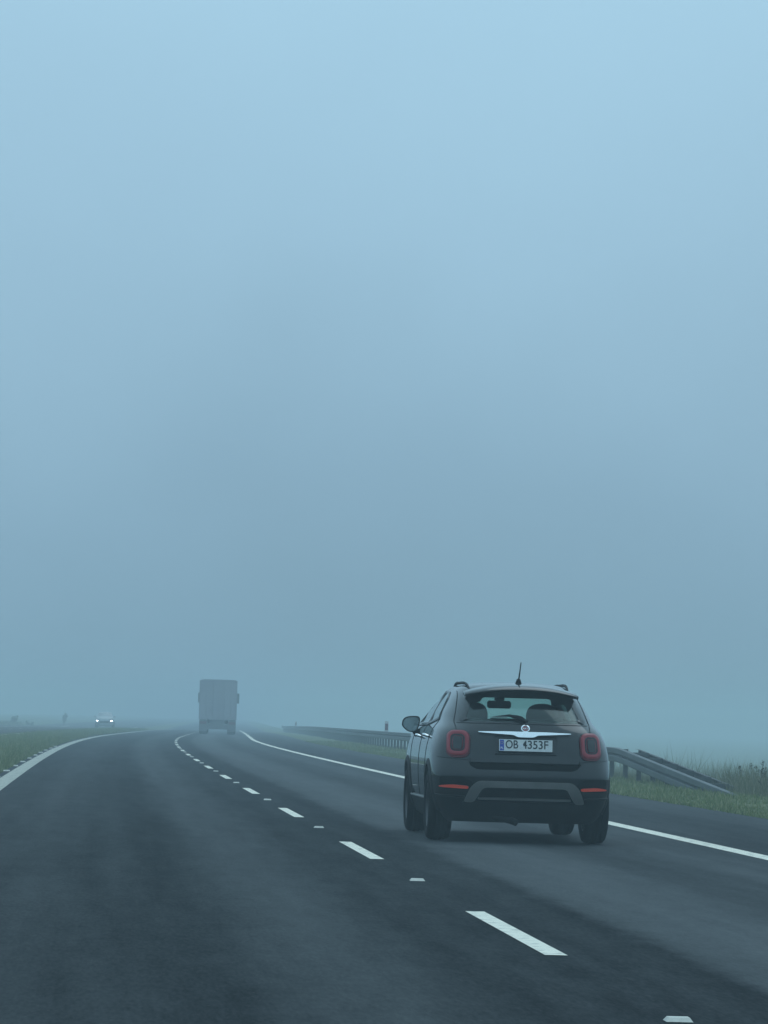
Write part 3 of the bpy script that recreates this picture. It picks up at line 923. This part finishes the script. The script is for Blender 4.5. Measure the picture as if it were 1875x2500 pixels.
        V = [c + Vector(((a if s < 0 else -a) * .86, -.004, b * .86)) for a, b in outline]
        V2 = [v + Vector((0, .01, 0)) for v in V]
        MB().add(V + V2, [tuple(range(n)), tuple(range(2 * n - 1, n - 1, -1))] + [(i, i + n, (i + 1) % n + n, (i + 1) % n) for i in range(n)]).build('mirror_glass', MIRRORG, m, 30)
        MB().tube([c + Vector((s * -.04, .04, -.05)), c + Vector((s * -.075, .05, -.11)), c + Vector((s * -.11, .06, -.135))], [.036, .034, .045], 10).build('mirror_arm', GLOSSB, m)
    # wheels
    for ay in (AX_R, AX_F):
        for s in (-1, 1): wheel(root, s * TRACK, ay)
    # front lamps and grille (unseen from here, but there)
    for s in (-1, 1):
        patch_obj('headlamp', 'front', rrect(s * .60, .86, .24, .16, .07), 0.012, 0.03, GLASS_W, root, .06)
    patch_obj('grille', 'front', rrect(0, .55, .9, .16, .05), 0.012, 0.03, SEAM, root, .1)
    # cabin: seats with head restraints, bench, dashboard, steering wheel, mirror
    for sx in (-.36, .36):
        st = MB().box(sx - .25, sx + .25, 1.90, 2.40, .50, .66).build('seat', FABRIC, root, 38, .04)
        V = []; 
        MB().box(sx - .25, sx + .25, 1.80, 1.92, .62, 1.20, Matrix.Translation((0, -.02, 0)) @ Matrix.Rotation(0, 4, 'X')).build('seat_back', FABRIC, st, 38, .045)
        h = MB(); 
        prof = smooth_poly([(-.155, 1.14), (-.165, 1.26), (-.135, 1.335), (-.06, 1.372), (.06, 1.372), (.135, 1.335), (.165, 1.26), (.155, 1.14)], 4, .45)
        n = len(prof); h.add([(sx + a * k, 1.80 + yy, 1.25 + (b - 1.25) * k) for yy, k in ((0, .8), (.02, 1), (.08, 1), (.10, .8)) for a, b in prof],
                             [(j * n + i, j * n + (i + 1) % n, (j + 1) * n + (i + 1) % n, (j + 1) * n + i) for j in range(3) for i in range(n)] + [tuple(range(n)), tuple(3 * n + i for i in reversed(range(n)))])
        h.build('head_restraint', FABRIC, st, 45)
    bench = MB().box(-.60, .60, 1.02, 1.48, .50, .66).build('rear_bench', FABRIC, root, 38, .04)
    MB().box(-.60, .60, .93, 1.05, .60, 1.16).build('bench_back', FABRIC, bench, 38, .04)
    for sx in (-.38, .38):
        MB().box(sx - .12, sx + .12, .95, 1.04, 1.12, 1.235).build('head_restraint', FABRIC, bench, 38, .035)
    MB().box(-.66, .66, 2.80, 3.25, .70, 1.06).build('dashboard', CABIN, root, 38, .05)
    MB().lathe([(-.015, .17), (0, .185), (.015, .17), (0, .155)], 28, 'Y', (-.36, 2.66, 1.00), closed=True).build('steering_wheel', CABIN, root)
    rm = MB().box(-.125, .125, 2.62, 2.65, 1.315, 1.395).build('cabin_mirror', CABIN, root, 38, .012)
    MB().box(-.05, .05, 2.58, 2.66, 1.385, 1.50).build('mirror_foot', CABIN, rm, 38, .012)
    return car

build_hatchback((1.382 + 0.80 * math.sin(0.071), 36.12 - 0.80 * math.cos(0.071), 0.002), 0.071)

# ------------------------------------------------------------------ the lorry fading into the fog
TRUCKBODY = noise_mix(mat_new('lorry_tarpaulin', rough=0.6), (0.29, 0.27, 0.30), (0.35, 0.33, 0.35), 0.8)
TRUCKLOW = mat_new('lorry_chassis', (0.12, 0.12, 0.12), 0.8)
TRUCKFRAME = mat_new('lorry_frame', (0.30, 0.29, 0.31), 0.5, metal=0.3)

def build_lorry(loc, rz):
    t = empty('lorry', loc, rz)
    tag(t, 'box lorry seen from behind, a dark red silhouette dissolving in the fog ahead', 'lorry')
    MB().box(-1.24, 1.24, 0.02, 9.6, 1.02, 3.60).build('cargo_box', TRUCKBODY, t, 38, .03)
    fr = MB()
    fr.box(-1.275, -1.20, -.02, .06, .98, 3.64).box(1.20, 1.275, -.02, .06, .98, 3.64).box(-1.20, 1.20, -.02, .06, 3.54, 3.64).box(-1.20, 1.20, -.02, .06, .98, 1.08)
    fr.build('rear_frame', TRUCKFRAME, t, 0)
    for s in (-1, 1):
        d = MB().box(s * .6 - .592, s * .6 + .592, -.006, .018, 1.085, 3.535).build('rear_door', TRUCKBODY, t, 0)
        b = MB()
        for q in (-.2, .25): b.tube([(s * .6 + q, -.03, 1.06), (s * .6 + q, -.03, 3.56)], .012, 8)
        b.build('lock_bar', TRUCKFRAME, d)
    MB().box(-1.22, 1.22, -.05, .10, .34, .72).box(-.8, -.7, 0, .12, .64, 1.0).box(.7, .8, 0, .12, .64, 1.0).build('underrun_bar', TRUCKLOW, t, 0)
    MB().box(-.45, .45, .10, 9.5, .72, 1.0).build('chassis', TRUCKLOW, t, 0)
    for s in (-1, 1):
        MB().box(s * .98 - .22, s * .98 + .22, -.06, .0, .68, .86).build('tail_lamp', LAMPRED, t, 0)
        MB().box(s * .96 - .28, s * .96 + .28, .62, .64, .18, .92).build('mud_flap', TRUCKLOW, t, 0)
        for y in (1.25, 2.55, 8.3, 11.4):
            MB().lathe([(-.27, .30), (-.28, .44), (-.22, .52), (.22, .52), (.28, .44), (.27, .30)], 24, 'X', (s * .95, y, .52), closed=True).build('wheel', RUBBER, t)
        MB().box(s * 1.33 - .12, s * 1.33 + .12, 10.85, 11.0, 2.15, 2.85).tube([(s * 1.15, 10.95, 2.6), (s * 1.36, 10.95, 2.6)], .03).build('door_mirror', TRUCKLOW, t)
    c = MB()
    prof = [(9.9, .95), (12.1, .55), (12.25, 1.3), (12.1, 2.5), (11.7, 3.35), (10.6, 3.75), (9.9, 3.8)]
    n = len(prof)
    c.add([(x, y, z) for x in (-1.22, 1.22) for y, z in prof], [tuple(range(n)), tuple(range(2 * n - 1, n - 1, -1))] + [(i, i + n, (i + 1) % n + n, (i + 1) % n) for i in range(n)])
    c.build('cab', TRUCKBODY, t, 38, .05)
    return t
ty = 247.0
tp = P(1.74, ty, 0.002)
build_lorry(tp, -head(ty))

# ------------------------------------------------------------------ the oncoming car, two lit headlamps in the fog
OPAINT = mat_new('oncoming_paint', (0.40, 0.41, 0.41), 0.45, coat=0.8)
OGLASS = mat_new('oncoming_glass', (0.26, 0.27, 0.28), 0.2)
LIT = bpy.data.materials.new('lit_headlamp'); LIT.use_nodes = True
bsdf(LIT).inputs['Base Color'].default_value = (0.8, 0.8, 0.8, 1)
bsdf(LIT).inputs['Emission Color'].default_value = (0.85, 0.95, 1.0, 1)
bsdf(LIT).inputs['Emission Strength'].default_value = 14.0
def build_oncoming(loc, rz):
    t = empty('oncoming_car', loc, rz)
    tag(t, 'oncoming car with two lit headlamps beyond the median, almost lost in the fog', 'car')
    V, F = body_solid(0.0, 0.2, 1.571, 24, 8, 6, 8)
    MB().add(V, F).build('body', OPAINT, t, 40)
    patch_obj('windscreen', 'front', WINDSCREEN, 0.008, 0.02, OGLASS, t, .15)
    patch_obj('rear_window', 'rear', REAR_WIN, 0.008, 0.02, OGLASS, t, .15)
    for kind in ('left', 'right'):
        for p in (WIN_F, WIN_R): patch_obj('side_window', kind, p, 0.006, 0.02, OGLASS, t, .15)
    patch_obj('grille', 'front', rrect(0, .60, .9, .18, .05), 0.012, 0.03, SEAM, t, .15)
    for s in (-1, 1):
        patch_obj('headlamp', 'front', rrect(s * .68, .70, .15, .12, .05), 0.014, 0.03, LIT, t, .08)
        MB().box(s * .96 - .09, s * .96 + .09, 2.78, 2.90, 1.05, 1.19).build('door_mirror', OPAINT, t, 38, .03)
        for y in (AX_R, AX_F):
            MB().lathe([(-.10, .20), (-.11, .30), (-.08, .345), (.08, .345), (.11, .30), (.10, .20)], 20, 'X', (s * .80, y, .345), closed=True).build('wheel', RUBBER, t)
    return t
oy = 352.0
build_oncoming(P(-9.5, oy + 4.2, 0.0), math.pi - head(oy))

# ------------------------------------------------------------------ guard rail on the right
ZINC = noise_mix(mat_new('zinc_rail', rough=0.6, spec=0.3, metal=0.1), (0.045, 0.052, 0.054), (0.10, 0.107, 0.11), 1.3, detail=5, rough=(0.42, 0.62))
ZINCD = noise_mix(mat_new('zinc_post', rough=0.7, metal=0.1), (0.045, 0.05, 0.05), (0.075, 0.08, 0.08), 4.0)
RAIL0, RAIL1, RAIL2 = 63.0, 78.6, 420.0
TOP = 0.70
def rail_top(y):
    if y >= RAIL1: return TOP
    t = (y - RAIL0) / (RAIL1 - RAIL0)
    t = max(0.0, t)
    return 0.02 + (TOP - 0.02) * min(1.0, t * 1.04) if t < .93 else 0.02 + (TOP - .02) * (1 - .0 * t) - (TOP - .02) * 0.033 * ((1 - t) / .07) ** 1.3
def rail_u(y):
    return U_RAIL + (0.14 if y < RAIL1 else 0.14 * max(0, 1 - (y - RAIL1) / 12))
rail = empty('guard_rail', P(U_RAIL, RAIL1, 0))
tag(rail, 'grey steel guard rail along the right verge, its near end ramped down into grass', 'guard rail')
rinv = rail.location.copy()
WPROF = [(.034, 0.0), (-.036, -.004), (-.046, -.014), (-.046, -.108), (-.030, -.124), (.028, -.146), (.028, -.160), (-.036, -.172), (-.046, -.182), (-.046, -.276), (-.030, -.300), (.034, -.310)]
def beam(name, y0, y1, du, dz, mat, flip=False, step=1.0, topf=rail_top):
    ys = list(np.arange(y0, min(y1, 82), step)) + (list(np.arange(82, y1, 4.0)) if y1 > 82 else []) + [y1]
    prof = WPROF if not flip else [(-a, z) for a, z in WPROF]
    back = [(a + .004 * (1 if not flip else -1), z) for a, z in reversed(prof)]
    full = prof + back
    V = []; F = []; n = len(full)
    for y in ys:
        for a, z in full:
            p = P(rail_u(y) + du + a, y, topf(y) + dz + z); V.append(p - rinv)
    for i in range(len(ys) - 1):
        for j in range(n): F.append((i * n + j, i * n + (j + 1) % n, (i + 1) * n + (j + 1) % n, (i + 1) * n + j))
    F.append(tuple(range(n))); F.append(tuple((len(ys) - 1) * n + j for j in reversed(range(n))))
    return MB().add(V, F).build(name, mat, rail, 24)
beam('beam', RAIL0, RAIL2, 0.0, 0.0, ZINC)
# splice plates where the four-metre lengths of beam overlap
# posts: an open C section, mesh shared
def post_mesh(h):
    b = MB()
    for x0, x1, y0, y1 in ((-.005, .0, -.05, .05), (0.0, .085, -.05, -.045), (0.0, .085, .045, .05), (.08, .085, -.05, -.03), (.08, .085, .03, .05)):
        b.box(x0, x1, y0, y1, -.3, h)
    return b
pm0 = post_mesh(TOP - .03).build('post', ZINCD, rail, 0)
first = True
y = RAIL1 - 0.6
k = 0
while y < RAIL2:
    o = pm0 if first else pm0.copy()
    if not first: col.objects.link(o)
    first = False; o.parent = rail
    o.location = P(rail_u(y) + 0.13, y, 0) - rinv; o.rotation_euler = (0, 0, -head(y))
    y += 2.0; k += 1
# spacer blocks, one part mesh of small pieces per post
sb0 = MB().box(.03, .135, -.09, .09, TOP - .255, TOP - .055).build('spacer', ZINCD, rail, 0)
first = True
y = RAIL1 - 0.6
while y < RAIL2:
    o = sb0 if first else sb0.copy()
    if not first: col.objects.link(o)
    first = False; o.parent = rail
    o.location = P(rail_u(y), y, 0) - rinv; o.rotation_euler = (0, 0, -head(y))
    y += 2.0
# ramp: shorter posts with heads that stand up behind the falling beam
y = RAIL1 - 2.6
while y > RAIL0 + 1.5:
    h = rail_top(y)
    post_mesh(max(h - .03, .12)).build('post', ZINCD, rail, 0).location = P(rail_u(y) + .13, y, 0) - rinv
    b = MB().box(.05, .36, -.07, .07, h - .13, h + .008)
    bo = b.build('ramp_bracket', ZINCD, rail, 0)
    bo.location = P(rail_u(y), y, 0) - rinv; bo.rotation_euler = (0, 0, -head(y))
    y -= 2.0
beam('rear_beam', 65.6, 78.0, 0.40, -0.01, ZINCD, True, topf=lambda y: rail_top(y))

# delineators standing on the rail
DELW = mat_new('delineator_white', (0.55, 0.55, 0.56), 0.5)
DELR = mat_new('delineator_red', (0.16, 0.06, 0.08), 0.35)
for i, (y, lab) in enumerate(((150.0, 'small red and white reflector post on the guard rail beside the car mirror'), (335.0, 'faint reflector post on the far end of the guard rail, deep in the fog'))):
    d = empty('delineator', P(rail_u(y) + .06, y, TOP - .02), -head(y))
    tag(d, lab, 'reflector post', 'reflector posts on the guard rail')
    MB().box(-.075, .075, -.02, .02, 0.0, .44).build('post_board', DELW, d, 38, .008)
    MB().box(-.06, .06, -.03, -.0205, .08, .34).build('reflector', DELR, d, 0)

# ------------------------------------------------------------------ vegetation
def grass_mat(name, c1, c2, c3):
    m = mat_new(name, rough=0.85, spec=0.15)
    g = nd(m, 'ShaderNodeNewGeometry')
    rp = nd(m, 'ShaderNodeValToRGB'); lk(m, g.outputs['Random Per Island'], rp.inputs[0])
    el = rp.color_ramp.elements
    el[0].color = (*c1, 1); el[1].color = (*c3, 1); q = el.new(0.55); q.color = (*c2, 1)
    lk(m, rp.outputs[0], bsdf(m).inputs['Base Color'])
    return m
GR_SHORT = grass_mat('verge_grass', (0.11, 0.155, 0.055), (0.20, 0.235, 0.095), (0.36, 0.34, 0.20))
GR_TALL = grass_mat('tall_dry_grass', (0.095, 0.125, 0.06), (0.19, 0.19, 0.115), (0.32, 0.29, 0.20))
WEED = grass_mat('weed_leaf', (0.05, 0.065, 0.035), (0.10, 0.105, 0.06), (0.16, 0.14, 0.10))

def blades(name, n, fn, mat, label):
    """n blades; fn(rng) gives (u, y, ground dz, height, width)"""
    rg = random.Random(name)
    V = np.zeros((n * 3, 3)); 
    for i in range(n):
        u, y, dz, h, wd = fn(rg)
        p = P(u, y, dz); a = rg.uniform(0, math.pi); l = rg.gauss(0, .35) * h; l2 = rg.gauss(0, .35) * h
        c, s = math.cos(a) * wd / 2, math.sin(a) * wd / 2
        V[i * 3] = (p.x - c, p.y - s, p.z - .01); V[i * 3 + 1] = (p.x + c, p.y + s, p.z - .01); V[i * 3 + 2] = (p.x + l, p.y + l2, p.z + h)
    me = bpy.data.meshes.new(name)
    me.vertices.add(n * 3); me.vertices.foreach_set('co', V.ravel())
    me.loops.add(n * 3); me.loops.foreach_set('vertex_index', np.arange(n * 3))
    me.polygons.add(n); me.polygons.foreach_set('loop_start', np.arange(0, n * 3, 3))
    try: me.polygons.foreach_set('loop_total', np.full(n, 3))
    except Exception: pass
    me.update(); me.validate()
    me.materials.append(mat)
    return tag(link(name, me), label, None, None, 'stuff')

def bank(u):
    if u < 8.6: return 0.0
    if u < 10.2: return -.10 * (u - 8.6) / 1.6
    if u < 11.4: return -.10 - .50 * (u - 10.2) / 1.2
    if u < 14: return -.60 - 1.15 * (u - 11.4) / 2.6
    if u < 16: return -1.75 - .2 * (u - 14) / 2
    return -1.97

def f_verge(r):
    y = 36 + 150 * r.random() ** 1.9 if r.random() < .88 else 14 + 22 * r.random()
    u = 6.42 + (r.random() ** 1.25) * 2.7
    edge = max(0.0, 1 - (u - 6.45) / .5)
    clump = .75 + .45 * math.sin(y * 1.7 + 3 * math.sin(u * 2.3)) * math.sin(y * .63 + u * 1.9)
    return u, y, 0.0, r.uniform(.03, .12) * (1 - .35 * edge) * clump * (1.5 if r.random() < .06 else 1), r.uniform(.012, .034)
blades('verge_grass', 90000, f_verge, GR_SHORT, 'short green grass on the verge between the hard shoulder and the guard rail')
def f_tall(r):
    y = 42 + 110 * r.random() ** 1.7
    u = 9.0 + 6.0 * r.random() ** 1.4
    if y > 71 and u < 11.5: return u, y, bank(u), r.uniform(.06, .20), r.uniform(.008, .02)
    return u, y, bank(u), (r.uniform(.2, .62) - bank(u) * .45) * (.5 if u < 9.4 else 1) * (1.2 if r.random() < .12 else 1), r.uniform(.008, .02)
blades('tall_grass', 110000, f_tall, GR_TALL, 'tall yellowish grass and weeds on the bank behind the guard rail')
def f_scrub(r):
    y = 85 + 130 * r.random()
    u = 12.5 + 34 * r.random() ** 1.3
    k = .55 + .45 * math.sin(u * .9 + 2.0 * math.sin(y * .13)) * math.sin(y * .21 + u * .3)
    return u, y, bank(u), r.uniform(.5, 2.1) * max(.35, k), r.uniform(.02, .05)
blades('far_scrub', 60000, f_scrub, GR_TALL, 'hazy pale scrub and reeds in the low field beyond the guard rail')
def f_med(r):
    y = 62 + 250 * r.random() if r.random() < .7 else 14 + 48 * r.random()
    u = -7.45 + 3.15 * r.random()
    if r.random() < .22: return -4.52 + .38 * r.random(), 60 + 110 * r.random(), 0.0, r.uniform(.03, .10), r.uniform(.012, .03)
    return u, y, 0.0, r.uniform(.05, .22), r.uniform(.012, .03)
blades('median_grass', 85000, f_med, GR_SHORT, 'green grass of the median between the two carriageways')
def f_far(r):
    y = 170 + 230 * r.random()
    u = -19.7 - 7 * r.random() ** 1.5
    return u, y, -.03 + .018 * max(0, -20.9 - u), r.uniform(.15, .55), r.uniform(.02, .05)
blades('far_verge_grass', 22000, f_far, GR_TALL, 'rough grass on the far verge of the opposite carriageway')

# single tall weeds standing out above the grass behind the rail
def weed_mesh(seed, h):
    r = random.Random(seed)
    st = MB(); lf = MB()
    lean = Vector((r.uniform(-.12, .12), r.uniform(-.1, .1), 1)) * h
    st.tube([(0, 0, -.05), lean * .5 + Vector((r.uniform(-.02, .02), 0, 0)), lean], [.009, .006, .003], 5)
    def leaf(c, d, l, w_):
        s = d.cross(Vector((0, 0, 1)))
        if s.length < .01: s = Vector((1, 0, 0))
        s.normalize()
        lf.add([c, c + d * l * .5 + s * w_, c + d * l, c + d * l * .5 - s * w_], [(0, 1, 2, 3)])
    for k in range(int(46 * h)):
        t = r.uniform(.12, 1.0); a = r.uniform(0, 6.28)
        d = Vector((math.cos(a), math.sin(a), r.uniform(-.1, .9))).normalized()
        leaf(lean * t, d, r.uniform(.05, .17) * (1.15 - .6 * t), r.uniform(.008, .02))
    for k in range(r.randint(2, 5)):                       # side twigs with seed heads
        t = r.uniform(.5, .95); a = r.uniform(0, 6.28); L = r.uniform(.1, .28) * h
        d = Vector((math.cos(a) * .7, math.sin(a) * .7, .8)).normalized()
        st.tube([lean * t, lean * t + d * L], [.004, .002], 4)
        for q in range(9):
            c = lean * t + d * L * r.uniform(.5, 1.05); a2 = r.uniform(0, 6.28)
            leaf(c, Vector((math.cos(a2), math.sin(a2), .5)).normalized(), r.uniform(.03, .06), .010)
    for q in range(16):
        c = lean * r.uniform(.88, 1.04); a2 = r.uniform(0, 6.28)
        leaf(c, Vector((math.cos(a2), math.sin(a2), .8)).normalized(), r.uniform(.03, .06), .011)
    return st, lf
rw_ = random.Random(21)
weed_spots = []
for i in range(34):
    y = 53.5 + 20 * rw_.random() ** 1.3
    u = 9.25 + rw_.random() * 2.6 if y < 66 else 9.6 + rw_.random() * 2.8
    weed_spots.append((u, y, rw_.uniform(.6, 1.0) - bank(u) * .8))
for i, (u, y, h) in enumerate(weed_spots):
    wd = empty('tall_weed', P(u, y, bank(u)), rw_.uniform(0, 6.28))
    tag(wd, 'thin weed stalk with small leaves standing in the tall grass behind the guard rail', 'weed', 'tall weeds behind the guard rail')
    s_, l_ = weed_mesh(100 + i, h * rw_.uniform(.55, .95))
    s_.build('stem', WEED, wd, 0); l_.build('leaves', WEED, wd, 0)

# bushes and thin young trees beyond the opposite carriageway, barely visible
BUSHM = grass_mat('bush_leaf', (0.07, 0.09, 0.05), (0.10, 0.125, 0.065), (0.15, 0.16, 0.09))
BARK = noise_mix(mat_new('bark', rough=0.9), (0.06, 0.05, 0.04), (0.10, 0.085, 0.07), 8.0)
def bush(u, y, h, wd, stem, label, seed, dz=0.0):
    r = random.Random(seed)
    kind = 'young_tree' if stem > .3 else 'bush'
    t = empty(kind, P(u, y, dz))
    tag(t, label, 'tree' if stem > .3 else 'bush')
    tr = MB(); tips = []
    tr.tube([(0, 0, -.1), (r.uniform(-.05, .05), 0, h * .5), (r.uniform(-.1, .1), 0, h * .9)], [.05 * h ** .5, .035 * h ** .5, .01], 7)
    for k in range(9):
        t0 = r.uniform(max(.12, stem), .8) * h; a = r.uniform(0, 6.28); L = r.uniform(.4, 1) * wd
        e_ = Vector((math.cos(a) * L, math.sin(a) * L, t0 + r.uniform(.1, .45) * h))
        tr.tube([(0, 0, t0), e_ * .6 + Vector((0, 0, t0 * .4)), e_], [.02, .013, .005], 5); tips.append(e_)
    tr.build('trunk', BARK, t)
    lf = MB()
    for k in range(380):
        b = r.choice(tips); s = r.uniform(.3, 1.05)
        c = Vector((b.x * s, b.y * s, max(b.z * s + (1 - s) * stem * h, stem * h * .9))) + Vector((r.gauss(0, .14), r.gauss(0, .14), r.gauss(0, .14))) * wd
        d = Vector((r.uniform(-1, 1), r.uniform(-1, 1), r.uniform(-1, 1))).normalized(); s2 = d.orthogonal().normalized()
        l = r.uniform(.05, .13)
        lf.add([c - d * l, c + s2 * l * .6, c + d * l, c - s2 * l * .6], [(0, 1, 2, 3)])
    lf.build('crown', BUSHM, t, 0)
def at_px(px, y):      # lateral station that the line of sight through a photograph column meets at station y
    return ((px - 937.5) / FPX * y - xlane(y)) / math.cos(head(y))
bush(at_px(4, 400), 400, 1.5, .25, .35, 'thin young tree at the far left edge beyond the opposite carriageway', 1, -.5)
bush(at_px(50, 390), 390, 1.5, .45, .12, 'faint bush on the far verge, well left of the oncoming headlamps', 2, -.5)
bush(at_px(92, 400), 400, .8, .5, .1, 'low faint bush on the far verge beside the taller one', 3, -.45)
bush(at_px(174, 430), 430, 1.9, .35, .4, 'thin pale tree on the far verge just left of the oncoming headlamps', 4, -.6)

# ------------------------------------------------------------------ fog
hz = MB().box(-620, 620, -175, 1290, -6.0, 6.5)
HM = bpy.data.materials.new('fog'); HM.use_nodes = True
ht = HM.node_tree; ht.nodes.clear()
ho = ht.nodes.new('ShaderNodeOutputMaterial'); hv = ht.nodes.new('ShaderNodeVolumePrincipled')
hv.inputs['Color'].default_value = (0.71, 0.85, 0.915, 1)
hv.inputs['Density'].default_value = HAZE_DENSITY
hv.inputs['Anisotropy'].default_value = 0.2
ht.links.new(hv.outputs[0], ho.inputs['Volume'])
tag(hz.build('haze', HM, None, 0), 'even grey-blue morning fog over the motorway', None, None, 'stuff')
